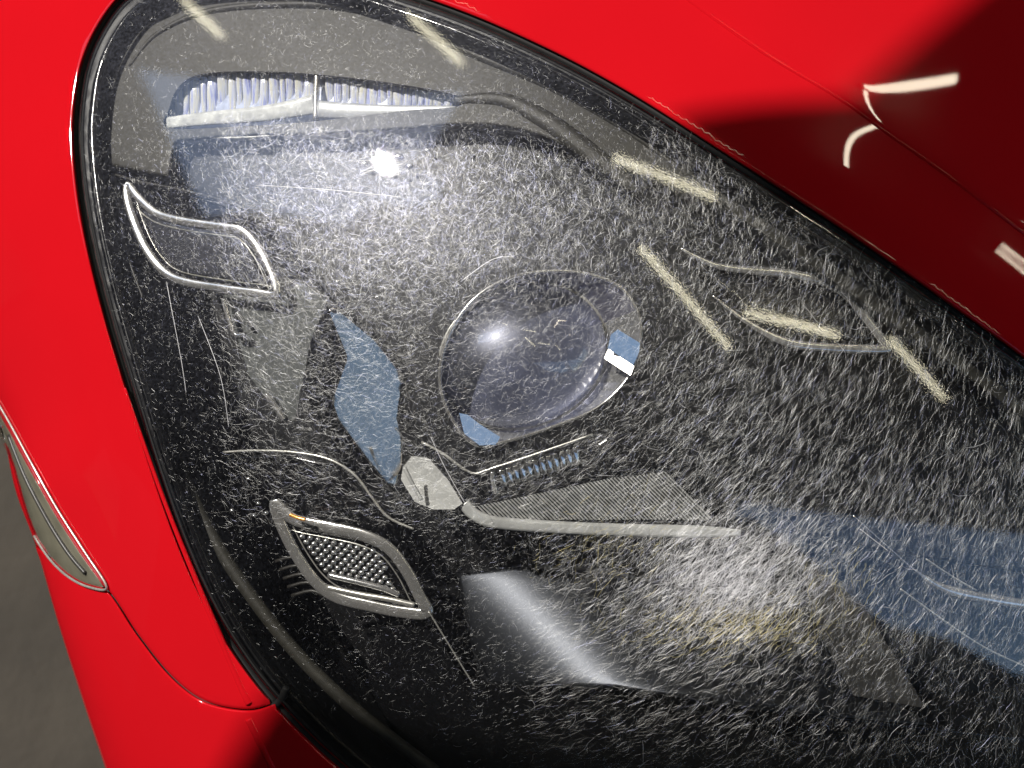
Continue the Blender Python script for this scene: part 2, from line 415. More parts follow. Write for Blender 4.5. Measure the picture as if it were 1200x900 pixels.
# deep side wall of the body below the silhouette, leaning inwards, to the sill
sv = []; ss = resample(SILC, 12, False)
zz = body_z(ss[:, 0], ss[:, 1]); base = LP(ss[:, 0], ss[:, 1], zz)
for k, (dx, dz) in enumerate([(0, 0), (1.5, -8), (8, -30), (22, -80), (45, -160), (80, -300)]):
    sv.append(base + np.array([dx, -dx * .3, dz]))
sv = np.concatenate(sv); n_ = len(ss)
sf = [(a * n_ + i, a * n_ + i + 1, (a + 1) * n_ + i + 1, (a + 1) * n_ + i) for a in range(5) for i in range(n_ - 1)]
mesh_local('lower_side_panel', sv, sf, M['red'], car)
# ridge moulding on wing + on bumper (edge crease of the lamp surround)
bar('crease', [(146, 455), (190, 580), (230, 680), (262, 755), (284, 806), (293, 824)], lambda a, b: body_z(a, b) - .55, M['red'], car, w=6, t=4.5, wfun=lambda u: .35 + .65 * u)
bar('crease', [(292, 842), (305, 868), (322, 902), (350, 960), (400, 1050)], lambda a, b: body_z(a, b) - .95, M['red'], car, w=6, t=4.5)
bar('panel_gap', GAP[6:], lambda a, b: body_z(a, b) - 3.4, M['rubber'], car, w=5, t=4, smooth_n=1)
bar('panel_gap', [(315, 830), (328, 822), (336, 806)], lambda a, b: body_z(a, b) - 2.6, M['rubber'], car, w=5, t=4)

# corner marker lamp on the wing edge
mk = patch('corner_marker', inset(marker, 0), lambda a, b: body_z(a, b) + .9, M['clear'], car, spacing=7, roll=7, skirt=3)
mk['label'] = 'clear slim marker lamp on the wing edge'
patch('marker_reflector', inset(marker, 3), lambda a, b: body_z(a, b) + .25, M['marker'], mk, spacing=8, roll=3)
bar('marker_rim', [(-20, 444), (8, 490), (38, 545), (68, 598), (100, 648), (125, 688), (104, 688), (80, 676), (58, 655), (40, 628)], lambda a, b: body_z(a, b) + 1.2, M['satin'], mk, w=1.7, t=1.5)
bar('marker_rib', [(10, 510), (30, 560), (56, 610), (80, 648), (100, 672)], lambda a, b: body_z(a, b) + .9, M['rim'], mk, w=3, t=2.5)

# fender strip above the lamp and the hood edge
HOODE = np.array([(640, -220), (690, -110), (745, -45), (799, 0), (892, 66), (977, 117), (1037, 160), (1109, 211), (1200, 280), (1290, 352), (1400, 440), (1560, 580)], float)
HE = catmull(HOODE, False, 5)
TOP = OUTB[(np.arange(len(OUTB)) >= np.argmin(np.hypot(OUTB[:, 0] - 1380, OUTB[:, 1] - 640))) & (np.arange(len(OUTB)) <= len(OUTB) - 6 * 1)]
def fend_z(px, py):
    px = np.asarray(px, float); py = np.asarray(py, float)
    p = np.stack([px.ravel(), py.ravel()], -1)
    d = dist(p, OUTB).reshape(px.shape)
    e = dist(p, HE, False).reshape(px.shape)
    z = zl(px, py) + 1.0
    s = np.clip((42 - d) / 9, -30, 30)
    z = z - 0.05 * S * 9 * np.log1p(np.exp(s))            # strip by the lamp falls away behind a crisp crease
    z = z - 1.2 * np.exp(-(e / 46.0) ** 2)                 # concave flank beneath the hood edge
    return z
fender_poly = np.vstack([TOP, [(300, -55), (300, -220), (640, -220)], HE + np.array([14, -14]), [(1560, 760)]])
fender = patch('fender', fender_poly, fend_z, M['red'], car, spacing=6, roll=5, skirt=8, extra=[inset(OUTB, -q_)[55:] for q_ in (24, 31, 35, 38, 40.5, 43, 46, 50, 58)])
def hood_z(px, py):
    px = np.asarray(px, float); py = np.asarray(py, float)
    e = dist(np.stack([px.ravel(), py.ravel()], -1), HE, False).reshape(px.shape)
    X = (px - 600) * S; Y = (450 - py) * S
    return zl(px, py) + 1.2 - 1.2 * np.exp(-(e / 9.0)) - .12 * e * S
hood_poly = np.vstack([HE, [(1560, -220)]])
hood = patch('hood', hood_poly, hood_z, M['red'], car, spacing=9, roll=7, skirt=8, extra=[HE + np.array([.58, -.81]) * q_ for q_ in (11, 15, 20, 26, 34)])

# ------------------------------------------------------------------ headlight: seal, cover, housing
bar('lamp_seal', OUT, zoff(3.6), M['rubber'], car, w=5.5, t=5, closed=True, smooth_n=1)
cover_poly = inset(OUT, 4)
cover = patch('headlight_cover', cover_poly, zoff(0), M['cover'], car, spacing=9, roll=5, skirt=6)
cover['label'] = 'clear domed headlight cover crazed with fine white cracks'
housing_in = inset(OUT, 6)
def bowl(px, py):
    px = np.asarray(px, float); py = np.asarray(py, float)
    d = dist(np.stack([px.ravel(), py.ravel()], -1), OUT).reshape(px.shape)
    t = np.clip((d - 18) / 85, 0, 1); t = t * t * (3 - 2 * t)
    return zl(px, py) - 5 - 62 * t
housing = patch('lamp_housing', housing_in, bowl, M['black'], car, spacing=12)
bar('cover_rim', inset(OUT, 9), zoff(1.4), M['rubber'], car, w=1.8, t=2.2, closed=True, smooth_n=1)
bar('cover_rim', inset(OUT, 21), zoff(3.2), M['gloss'], car, w=4, t=3, closed=True, smooth_n=1)
bar('housing_ridge', [(112, 215), (124, 290), (146, 370), (176, 460), (212, 552), (252, 634), (300, 706), (352, 770), (420, 835), (510, 905)], zoff(12), M['bezel'], car, w=9, t=7)

# ------------------------------------------------------------------ crazing: tens of thousands of fine raised hairline cracks
def crazing():
    N = 122000
    cand = np.stack([rng.uniform(80, 1260, N * 4), rng.uniform(-30, 960, N * 4)], -1)
    core = inset(OUT, 12)
    cand = cand[inside(cand, core)]
    x, y = cand[:, 0], cand[:, 1]
    # crack density: wear, plus glare and dimmer zones imitated by more or fewer cracks
    dens = np.full(len(x), .42)
    dens *= np.clip((x - 90) / 260, .22, 1)
    dens = np.where((y < 130 + .12 * (x - 200)) & (x < 760), dens * .35, dens)
    low = np.clip((y - 560) / 120, 0, 1) * np.clip((620 - x) / 260, 0, 1); dens *= 1 - .8 * low
    dens *= 1 - .62 * np.clip((x - 820) / 250, 0, 1) * np.clip((640 - y) / 160, 0, 1)
    dens *= 1 - .62 * np.clip((y - 740) / 90, 0, 1)
    dens *= np.where(((x - 620) / 125) ** 2 + ((y - 420) / 105) ** 2 < 1, .6, 1)
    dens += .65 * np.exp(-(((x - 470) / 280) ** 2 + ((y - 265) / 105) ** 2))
    dens += .9 * np.exp(-(((x - 845) / 85) ** 2 + ((y - 690) / 70) ** 2))  # dense patch stands in for a second highlight on the cover
    keep = rng.uniform(0, 1.3, len(x)) < dens
    cand = cand[keep][:N]; x, y = cand[:, 0].copy(), cand[:, 1].copy(); n = len(x)
    ang = rng.uniform(0, math.pi, n); ln = rng.gamma(2.6, 1, n) / 2.6 * 9.0 * np.where((x < 260) | (y < 130), .4, 1.0)
    # every other crack grows out of the side or the end of an earlier one
    h_ = n // 2; ang0, ln0 = ang, ln; par = rng.permutation(h_)[:n - h_] if n - h_ <= h_ else rng.integers(0, h_, n - h_)
    tpos = rng.uniform(.2, 1.0, n - h_)
    x[h_:] = x[par] + np.cos(ang[par]) * ln[par] * tpos; y[h_:] = y[par] - np.sin(ang[par]) * ln[par] * tpos
    okk = inside(np.stack([x, y], -1), core); x = np.where(okk, x, cand[:, 0]); y = np.where(okk, y, cand[:, 1])
    glarew = np.exp(-(((x - 850) / 95) ** 2 + ((y - 690) / 75) ** 2))
    lowr = np.clip((x + y - 1100) / 350, 0, 1)
    ang = rng.uniform(0, math.pi, n)
    pref = np.radians(62 + 14 * np.sin(x / 170) - 40 * np.clip((y - 700) / 200, 0, 1) * np.clip((900 - x) / 300, 0, 1) + 12 * np.clip((x - 900) / 200, 0, 1)) + rng.normal(0, .33, n)
    use = rng.uniform(0, 1, n) < .70 * lowr
    ang = np.where(use, pref, ang)
    ln = rng.gamma(2.6, 1, n) / 2.6 * (8.4 + 5.0 * lowr)
    br = rng.uniform(0, 1, n)
    small = (x < 260) | ((y < 130 + .12 * (x - 200)) & (x < 760)) | ((x < 620) & (y > 620))
    ln = np.where(small, ln * .42, ln); ln = np.clip(ln, 2, 40)
    curv = rng.normal(0, .75, n); wig = rng.normal(0, .2, n)
    K = 4
    s = np.linspace(-.5, .5, K)
    px = np.zeros((n, K)); py = np.zeros((n, K)); cx = x.copy(); cy = y.copy()
    for k in range(K):
        a = ang + curv * s[k] + wig * math.sin(k * 2.1)
        px[:, k] = cx; py[:, k] = cy
        cx = cx + np.cos(a) * ln / (K - 1); cy = cy - np.sin(a) * ln / (K - 1)
    hw = rng.gamma(5, 1, n) / 5 * .118 * np.where(small, .8, 1.0) * np.where(glarew > .3, 1.15, 1.0)
    tx = np.gradient(px, axis=1); ty = np.gradient(py, axis=1); q = np.hypot(tx, ty) + 1e-9
    nx, ny = -ty / q, tx / q
    taper = np.array([.35, 1, 1, .35])[None, :]
    V = np.zeros((n, K, 3, 3))
    for m, (side, lift) in enumerate([(-1, 0.0), (0, 1.0), (1, 0.0)]):
        X = px + nx * side * hw[:, None] * taper; Y = py + ny * side * hw[:, None] * taper
        z = zl(X, Y) + .07 + lift * (hw[:, None] * S * 1.0) * taper
        V[:, :, m, :] = LP(X, Y, z)
    base = (np.arange(n) * K * 3)[:, None, None]
    kk = np.arange(K - 1)[None, :, None] * 3; mm = np.array([0, 1])[None, None, :]
    a = base + kk + mm
    F = np.stack([a, a + 1, a + 4, a + 3], -1).reshape(-1, 4)
    W3 = l2w(V.reshape(-1, 3))
    # orientation
    p = V.reshape(-1, 3); f0 = F[0]
    nrm = np.cross(p[f0[1]] - p[f0[0]], p[f0[2]] - p[f0[0]])
    if nrm[2] < 0: F = F[:, ::-1]
    mi = np.zeros(n, np.int32)
    r = rng.uniform(0, 1, n)
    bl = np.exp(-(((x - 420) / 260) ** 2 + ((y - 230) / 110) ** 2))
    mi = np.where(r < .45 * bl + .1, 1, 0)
    mi = np.where(rng.uniform(0, 1, n) < glarew * .8 + .05, 2, mi)
    gold = np.exp(-(((x - 870) / 110) ** 2 + ((y - 742) / 22) ** 2)) + .35 * np.exp(-(((x - 700) / 60) ** 2 + ((y - 640) / 40) ** 2)) + .5 * np.exp(-(((x - 985) / 30) ** 2 + ((y - 680) / 25) ** 2))  # yellow fringe of that highlight, put into the crack colour
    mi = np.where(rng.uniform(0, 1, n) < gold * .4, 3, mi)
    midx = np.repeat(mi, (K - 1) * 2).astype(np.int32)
    o = mesh_world('crazing', W3, F, [M['cr_white'], M['cr_blue'], M['cr_milky_glare'], M['cr_gold_glare']], cover, midx=midx)
    tag(o, 'fine white hairline cracks over the cover', kind='stuff')
crazing()
# a few long scratches
for pts in ([(300, 217), (380, 222), (470, 231)], [(1008, 620), (1040, 645)], [(545, 590), (520, 545), (505, 512)],
            [(540, 330), (575, 305), (600, 300)], [(232, 370), (258, 440), (268, 500)], [(195, 330), (212, 420), (218, 460)]):
    bar('scratch', pts, lambda a, b: zl(a, b) + .08, M['cr_milky_glare'], cover, w=.4, t=.3, prof=6)

# ------------------------------------------------------------------ bezel round the top
def bez_z(a, b): return zl(a, b) - 13
WIN = catmull([(197, 150), (199, 125), (207, 105), (225, 90), (262, 84), (320, 84), (370, 87), (450, 96), (533, 111), (540, 124), (470, 130), (370, 142), (280, 148)], True, 5)
bezel_poly = np.array([(118, 192), (112, 130), (122, 85), (148, 48), (190, 20), (250, 0), (330, -6), (420, 4), (500, 26), (600, 70), (700, 118), (820, 192), (960, 288), (1100, 388), (1230, 490),
                       (1230, 512), (1100, 418), (960, 320), (850, 246), (775, 203), (700, 190), (630, 158), (560, 146), (470, 152), (370, 158), (280, 160), (205, 166), (198, 208)], float)
bezel_poly = np.vstack([bezel_poly[:1], catmull(bezel_poly[1:-1], False, 4), bezel_poly[-1:]])
bezel = patch('bezel', bezel_poly, bez_z, M['bezel'], car, spacing=9, roll=4, skirt=8, holes=[WIN])
bezel['label'] = 'grained grey plastic bezel around the signal window'
bar('bezel_ridge', [(152, 78), (185, 40), (245, 14), (330, 6), (410, 10), (480, 30), (560, 66), (640, 100), (710, 138), (775, 182), (850, 242)], lambda a, b: bez_z(a, b) - .5, M['bezel'], bezel, w=7, t=7, wfun=lambda u: .4 + .6 * math.sin(math.pi * min(1, u * 1.05)) )
bar('bezel_ridge', [(532, 118), (590, 118), (640, 142), (690, 178), (724, 204), (745, 222)], lambda a, b: bez_z(a, b) - .2, M['bezel'], bezel, w=13, t=6, wfun=lambda u: .3 + .7 * math.sin(math.pi * (u * .9 + .05)))
# signal light window: ribs, backplate, ledge
win_z = lambda a, b: zl(a, b) - 22
sig = patch('turn_signal', inset(WIN, -3), lambda a, b: zl(a, b) - 20.5, M['optic'], car, spacing=10, skirt=0)
sig['label'] = 'turn signal strip of upright ribbed optics under the bezel'
def half_rib(wpx, hpx, dpx):
    vs_ = []; K = 6; rows = [(-.5, .55), (-.44, 1), (.44, 1), (.5, .55)]
    for (t, s_) in rows:
        for k in range(K + 1):
            a = math.pi * k / K
            vs_.append((math.cos(a) * wpx / 2 * S * s_ / 1000, t * hpx * S / 1000, math.sin(a) * dpx * S * s_ / 1000))
    F = [(r * (K + 1) + k, r * (K + 1) + k + 1, (r + 1) * (K + 1) + k + 1, (r + 1) * (K + 1) + k) for r in range(3) for k in range(K)]
    return vs_, F
def shared_mesh(name, vs_, F, mat):
    me = bpy.data.meshes.new(name); me.from_pydata(vs_, [], F); me.materials.append(mat)
    me.polygons.foreach_set('use_smooth', [True] * len(me.polygons)); me.update(); return me
def place(name, me, px, py, z, parent, rotz=0, scale=(1, 1, 1), tilt=(0, 0)):
    o = bpy.data.objects.new(name, me)
    p = l2w(LP(px, py, z))
    o.matrix_world = Matrix.Translation(Vector(p)) @ ROT.to_4x4() @ Matrix.Rotation(tilt[0], 4, 'X') @ Matrix.Rotation(tilt[1], 4, 'Y') @ Matrix.Rotation(rotz, 4, 'Z') @ Matrix.Diagonal((*scale, 1))
    mw = o.matrix_world.copy(); link(o, parent); o.matrix_basis = mw; return o
ribm = shared_mesh('light_rib', *half_rib(10, 40, 2.6), M['streak']); ribm2 = shared_mesh('light_rib', *half_rib(10, 40, 3.2), M['streak'])
xx = 205.0
while xx < 532:
    w_ = random.choice([7, 9, 10, 12])
    if not (362 < xx < 376):
        top = np.interp(xx, [205, 225, 262, 370, 450, 533], [108, 90, 84, 87, 96, 111]); bot = np.interp(xx, [205, 370, 372, 533], [138, 118, 126, 122])
        place('light_rib', ribm2 if random.random() < (.7 if xx < 245 or 330 < xx < 400 or xx > 480 else .25) else ribm, xx + w_ / 2, (top + bot) / 2 - 2, zl(xx, (top + bot) / 2) - 19.0, sig, rotz=math.radians(random.uniform(-3, 3) + (xx - 370) * -.02), scale=(w_ / 8, (bot - top + 16) / 40, random.uniform(.6, 1.3)), tilt=(math.radians(random.uniform(-8, 14)), 0))
    xx += w_ + .5
bar('light_divider', [(372, 82), (371, 105), (370, 140)], lambda a, b: zl(a, b) - 15.5, M['satin'], sig, w=4, t=6)
bar('light_ledge', [(196, 144), (240, 139), (300, 134), (345, 127), (368, 122)], lambda a, b: zl(a, b) - 15, M['optic_cream'], sig, w=11, t=3, square=.7, wfun=lambda u: .7 + .5 * u)
bar('light_ledge', [(372, 128), (410, 130), (470, 131), (530, 130), (600, 138)], lambda a, b: zl(a, b) - 15, M['silver'], sig, w=11, t=3, wfun=lambda u: 1.1 - .7 * u)
bar('light_ledge', [(215, 161), (290, 161), (350, 155), (400, 149), (520, 147)], lambda a, b: zl(a, b) - 14, M['satin'], sig, w=1.4, t=1.4)
# small chrome lumps added in place of sun glints under the window
for (bx, by, br) in ((428, 192, 5), (446, 183, 8), (468, 184, 7), (452, 196, 6), (480, 195, 5), (500, 176, 4), (470, 202, 4), (545, 173, 4), (632, 184, 4), (396, 330, 4), (443, 348, 4)):
    vs_ = []; F = []
    K, Q = 8, 4
    for i in range(Q):
        for k in range(K):
            a = k / K * 2 * math.pi; t = i / (Q - 1) * math.pi / 2
            vs_.append((math.cos(a) * math.cos(t) * br * S / 1000, math.sin(a) * math.cos(t) * br * .7 * S / 1000, math.sin(t) * br * .6 * S / 1000))
    F = [(i * K + k, i * K + (k + 1) % K, (i + 1) * K + (k + 1) % K, (i + 1) * K + k) for i in range(Q - 1) for k in range(K)]
    me = shared_mesh('glint_stud', vs_, F, M['chrome']); place('glint_stud', me, bx, by, zl(bx, by) - 19, car)

def tilted(corners, c0, nrm, z0, off=0.0):
    """corners in px put on the plane through c0 (px) at z0 mm with local normal nrm"""
    p0 = LP(c0[0], c0[1], z0); cam_ = np.array([0, 0, D]); out = []
    for c in corners:
        d = LP(c[0], c[1], 0.0) - cam_; t = ((p0 - cam_) @ nrm) / (d @ nrm); out.append(cam_ + d * t + nrm * off)
    return out
def mirror_to(px, py, z, dirw):
    return need_normal(px, py, z, w2l_dir(np.array(dirw, float) / np.linalg.norm(dirw)))
# ------------------------------------------------------------------ dark inner fascia with the hole for the projector
def fas_z(a, b): return zl(a, b) - 24
PC = np.array([622.0, 420.0])
def ell(cx, cy, a, b, rot, n=48, ph=0):
    t = np.arange(n) / n * 2 * math.pi + ph; r = math.radians(rot)
    x = np.cos(t) * a; y = np.sin(t) * b
    return np.stack([cx + x * math.cos(r) - y * math.sin(r), cy + x * math.sin(r) + y * math.cos(r)], -1)
ring_out = catmull([(520, 470), (516, 430), (530, 385), (562, 345), (610, 322), (670, 318), (720, 332), (746, 362), (751, 400), (738, 440), (700, 478), (640, 503), (586, 519), (560, 522), (540, 506)], True, 5)
fascia_poly = [(200, 160), (420, 150), (600, 142), (730, 205), (900, 300), (1110, 445), (1250, 560), (1250, 680), (1000, 640), (880, 612), (850, 600), (778, 545), (690, 560), (555, 596), (505, 540), (478, 500), (476, 445), (440, 398), (390, 355), (330, 280), (205, 214)]
fascia = patch('inner_fascia', fascia_poly, fas_z, M['black'], car, spacing=12, roll=4, skirt=10, holes=[ring_out])

# projector
proj = patch('projector_lamp', inset(ring_out, -1), lambda a, b: zl(a, b) - 46, M['dish'], car, spacing=12)
proj['label'] = 'round projector lamp with a clear glass lens and faceted surround'
lens_c = np.array([613.0, 417.0])
lens_in = ell(613, 417, 101, 83, -22, 60)
zr = float(zl(620, 420))
# faceted surround between lens and outer ring
n_r = 60
ro = resample(ring_out, 1.0)
angs = np.arctan2(ro[:, 1] - lens_c[1], ro[:, 0] - lens_c[0])
outer = []
for q in lens_in:
    a = math.atan2(q[1] - lens_c[1], q[0] - lens_c[0]); j = np.argmin(np.abs((angs - a + math.pi) % (2 * math.pi) - math.pi)); outer.append(ro[j])
outer = np.array(outer)
va = LP(outer[:, 0], outer[:, 1], np.full(60, zr - 21)); vb = LP(lens_in[:, 0], lens_in[:, 1], np.full(60, zr - 31))
# facets: piecewise planar groups of six, each a part
for g in range(10):
    idx = [(g * 6 + k) % 60 for k in range(7)]
    A = [va[i] for i in idx]; Bq = [vb[i] for i in idx]
    Q = [A[0] + (A[-1] - A[0]) * k / 6 * .6 + A[k] * .4 - A[0] * .0 - (A[0] + (A[-1] - A[0]) * k / 6) * .0 if False else A[k] for k in range(7)]
    v = np.array(Q + Bq); F = [(k, k + 1, 8 + k, 7 + k) for k in range(6)]
    mesh_local('surround_facet', v, F, M['bright'] if g == 2 else M['chrome'] if g in (0, 1, 3) else M['surround'], proj, smooth=False)
bar('surround_rim', ring_out, lambda a, b: np.full(np.shape(a), zr - 20.8), M['frame'], proj, w=2.4, t=2.0, closed=True, smooth_n=1)
# glass lens: spherical cap
vs_ = []; rings = 14; seg = 60
for i in range(rings + 1):
    t = i / rings
    q = lens_c + (lens_in - lens_c) * math.sin(t * math.pi / 2)
    zc = zr - 31 + 21 * math.cos(t * math.pi / 2)
    vs_.append(LP(q[:, 0], q[:, 1], np.full(seg, zc)))
vs_ = np.concatenate(vs_)
F = [(i * seg + k, i * seg + (k + 1) % seg, (i + 1) * seg + (k + 1) % seg, (i + 1) * seg + k) for i in range(rings) for k in range(seg)]
mesh_local('projector_lens', vs_, F, M['glass'], proj)
bar('lens_rim', lens_in, lambda a, b: np.full(np.shape(a), zr - 30.6), M['satin'], proj, w=2.2, t=2.2, closed=True, smooth_n=1)
# inner bowl behind the lens
vs_ = []
for i in range(9):
    t = i / 8; q = lens_c + (lens_in - lens_c) * math.sin(t * math.pi / 2) * .98
    vs_.append(LP(q[:, 0], q[:, 1], np.full(seg, zr - 31.5 - 4 * math.cos(t * math.pi / 2))))
vs_ = np.concatenate(vs_)
F = [(i * seg + k, i * seg + (k + 1) % seg, (i + 1) * seg + (k + 1) % seg, (i + 1) * seg + k) for i in range(8) for k in range(seg)]
mesh_local('projector_bowl', vs_, F, M['dish'], proj)

for cs in ([(538, 484), (548, 486), (562, 497), (586, 512), (582, 521), (562, 522), (544, 508)], [(716, 392), (724, 386), (750, 402), (749, 412), (742, 428), (712, 408)]):
    mx_ = np.mean(cs, 0); facet('mirror_facet', tilted(cs, mx_, mirror_to(mx_[0], mx_[1], -45, (.657, -.613, .438)), zr - 17), M['bright'], proj, thick=1)
facet('mirror_strip', tilted([(713, 409), (743, 429), (739, 440), (708, 420)], (725, 424), mirror_to(725, 424, -45, (-.5, .2, .8)), zr - 17), M['satin'], proj, thick=1)
# ------------------------------------------------------------------ daytime running light modules: chrome leaf frames
def leaf(pts, zf, mat, w, t, label, corner_n=6):
    c = catmull(pts, True, corner_n)
    m = patch('daytime_running_light', inset(c, 2), lambda a, b: zf(a, b) - 5, M['gloss'], car, spacing=9)
    m['label'] = label
    P = LP(c[:, 0], c[:, 1], zf(c[:, 0], c[:, 1]))
    sweep('chrome_frame', P, mat, m, w=w * S, t=t * S, closed=True, square=.6, prof=12)
    ci = inset(c, w + 4.5); sweep('inner_bevel', LP(ci[:, 0], ci[:, 1], zf(ci[:, 0], ci[:, 1]) - 2.6), M['satin'], m, w=.9 * S, t=1.2 * S, closed=True)
    return m
za = lambda a, b: zl(a, b) - 17
A_ = leaf([(150, 217), (163, 232), (184, 250), (215, 259), (262, 266), (283, 270), (300, 286), (315, 312), (325, 344), (300, 343), (262, 338), (216, 330), (192, 318), (172, 293), (158, 262), (150, 235)], za, M['frame'], 5.6, 2.4, 'upper left clear leaf shaped light with chrome frame')
patch('clear_window', [(165, 245), (215, 262), (280, 274), (312, 335), (220, 322), (185, 300)], lambda a, b: za(a, b) - .6, M['clear'], A_, spacing=10, roll=3)
zb = lambda a, b: zl(a, b) - 19
B_ = patch('daytime_running_light', catmull([(812, 306), (880, 322), (968, 336), (1010, 374), (1036, 404), (960, 402), (895, 385), (840, 348)], True, 6), lambda a, b: zb(a, b) - 5, M['gloss'], car, spacing=9)
B_['label'] = 'right hand light in an open chrome bracket with a sharp outer corner'
bar('chrome_frame', [(798, 291), (818, 302), (842, 312), (880, 317), (925, 321), (962, 329), (990, 344), (1012, 369), (1030, 393), (1040, 406), (1036, 409), (1010, 409), (965, 407), (925, 402), (893, 388), (862, 368), (835, 346)], zb, M['frame'], B_, w=5.6, t=2.6, square=.6, wfun=lambda u: min(1, .2 + u * 4, .15 + (1 - u) * 4.5))
patch('clear_window', [(825, 318), (960, 338), (990, 355), (1022, 398), (930, 394), (880, 370)], lambda a, b: zb(a, b) - .8, M['clear'], B_, spacing=10, roll=3)
zc_ = lambda a, b: zl(a, b) - 24
C_ = leaf([(322, 590), (345, 609), (385, 618), (425, 627), (455, 642), (476, 668), (491, 697), (500, 718), (470, 717), (430, 709), (395, 700), (372, 684), (352, 658), (334, 625)], zc_, M['frame'], 7.6, 2.6, 'lower left leaf shaped light with chrome frame and dotted optic')
vs_ = []; K, Q = 8, 3
for i in range(Q + 1):
    for k in range(K):
        a = k / K * 2 * math.pi; t = i / Q * math.pi / 2
        vs_.append((math.cos(a) * math.cos(t) * 4.2 * S / 1000, math.sin(a) * math.cos(t) * 3.4 * S / 1000, math.sin(t) * 2.6 * S / 1000))
F = [(i * K + k, i * K + (k + 1) % K, (i + 1) * K + (k + 1) % K, (i + 1) * K + k) for i in range(Q) for k in range(K)]
pill = shared_mesh('optic_pillow', vs_, F, M['chrome'])
pz = [(352, 626), (440, 644), (470, 700), (400, 680), (372, 665)]
for i in range(13):
    for j in range(9):
        qx = 350 + i * 9.2 + j * 4.6; qy = 622 + j * 6.6 + i * 1.9
        if inside(np.array([[qx, qy]]), np.array(pz, float))[0]:
            place('optic_pillow', pill, qx, qy, float(zc_(qx, qy)) - 2.5, C_)
bar('light_blade', [(385, 674), (420, 682), (450, 690), (468, 697)], lambda a, b: zc_(a, b) - .5, M['chrome'], C_, w=4, t=3.5)
bar('light_blade', [(383, 688), (420, 696), (455, 702), (486, 709)], lambda a, b: zc_(a, b) - 0, M['satin'], C_, w=3.6, t=3)
zd = lambda a, b: zl(a, b) - 12
Dm = bar('daytime_running_light', [(1000, 604), (1040, 640), (1075, 670), (1108, 690), (1150, 700), (1200, 708), (1290, 720)], zd, M['frame'], car, w=6, t=3, wfun=lambda u: .12 + .95 * min(1, max(0, (u - .3) / .25)))
Dm['label'] = 'fourth light blade at the lower right edge, thin tail and broad end'
bar('blade_edge', [(1085, 655), (1120, 678), (1145, 692)], lambda a, b: zl(a, b) - 11, M['satin'], Dm, w=1, t=1)
bar('blade_edge', [(1055, 690), (1110, 730), (1160, 762), (1230, 792), (1300, 812)], lambda a, b: zl(a, b) - 13, M['satin'], Dm, w=1.2, t=1.2)

# surrounding ridges, hooks, small pieces
bar('recess_ridge', [(262, 530), (300, 528), (345, 530), (385, 538), (415, 556), (436, 583), (455, 606), (485, 620)], lambda a, b: zl(a, b) - 22, M['satin'], car, w=1.7, t=1.7)
rec = patch('recess_panel', [(268, 534), (345, 534), (400, 548), (430, 585), (455, 612), (430, 622), (345, 603), (318, 584), (290, 556)], lambda a, b: zl(a, b) - 29, M['gloss'], car, spacing=9, roll=3, skirt=6)
bar('recess_ridge', [(133, 204), (160, 212), (210, 222), (250, 232), (285, 244)], lambda a, b: zl(a, b) - 15, M['rim'], car, w=2, t=2)
bar('recess_ridge', [(134, 204), (140, 250), (150, 300), (168, 350)], lambda a, b: zl(a, b) - 15, M['rim'], car, w=2, t=2)
# mirrored pillar
SKYL = (-0.9, -0.25, 0.62)   # open sky over the yard to the left
SKYD = (.657, -.613, .438)
n1 = mirror_to(430, 460, -40, SKYD)
pz0 = float(zl(430, 460)) - 18; pc = LP(430, 460, pz0)
def pil_z(a, b):
    k = (D - pz0) / D; X = (np.asarray(a, float) - 600) * S * k - pc[0]; Y = (450 - np.asarray(b, float)) * S * k - pc[1]
    return pz0 - (n1[0] / n1[2] * X + n1[1] / n1[2] * Y) + (X * X + Y * Y) / (3.3 * D)
patch('mirror_pillar', [(384, 366), (392, 358), (440, 398), (474, 442), (471, 545), (462, 578), (430, 540), (396, 494), (388, 470), (406, 420)], pil_z, M['bluechrome'], car, spacing=8, roll=2, skirt=2)
n2 = mirror_to(505, 570, -40, (-.5, .9, .35))
facet('reflector_wedge', tilted([(474, 534), (500, 536), (516, 548), (542, 590), (532, 597), (508, 597), (486, 588), (470, 562)], (505, 570), n2, float(zl(505, 570)) - 23), M['silver'], car)
bar('chrome_pin', [(474, 548), (482, 564), (494, 586)], lambda a, b: zl(a, b) - 13, M['silver'], car, w=2.4, t=2.4)
n3 = mirror_to(320, 410, -40, (-.45, .85, .5))
facet('inner_side_panel', tilted([(262, 345), (330, 348), (352, 330), (383, 352), (364, 400), (345, 492), (330, 494), (292, 440)], (320, 410), np.array([-.35, .1, 1]) / np.linalg.norm([-.35, .1, 1]), float(zl(320, 410)) - 26), M['panel'], car)
bar('chrome_clip', [(262, 350), (268, 372), (276, 392), (288, 392)], lambda a, b: zl(a, b) - 21, M['chrome'], car, w=4, t=4)
bar('chrome_clip', [(278, 366), (286, 378)], lambda a, b: zl(a, b) - 20, M['chrome'], car, w=3.5, t=3.5)
bar('chrome_clip', [(312, 462), (324, 478), (333, 492)], lambda a, b: zl(a, b) - 22, M['chrome'], car, w=4, t=3)
bar('chrome_clip', [(408, 412), (410, 424), (408, 438)], lambda a, b: zl(a, b) - 21, M['chrome'], car, w=2.2, t=2)
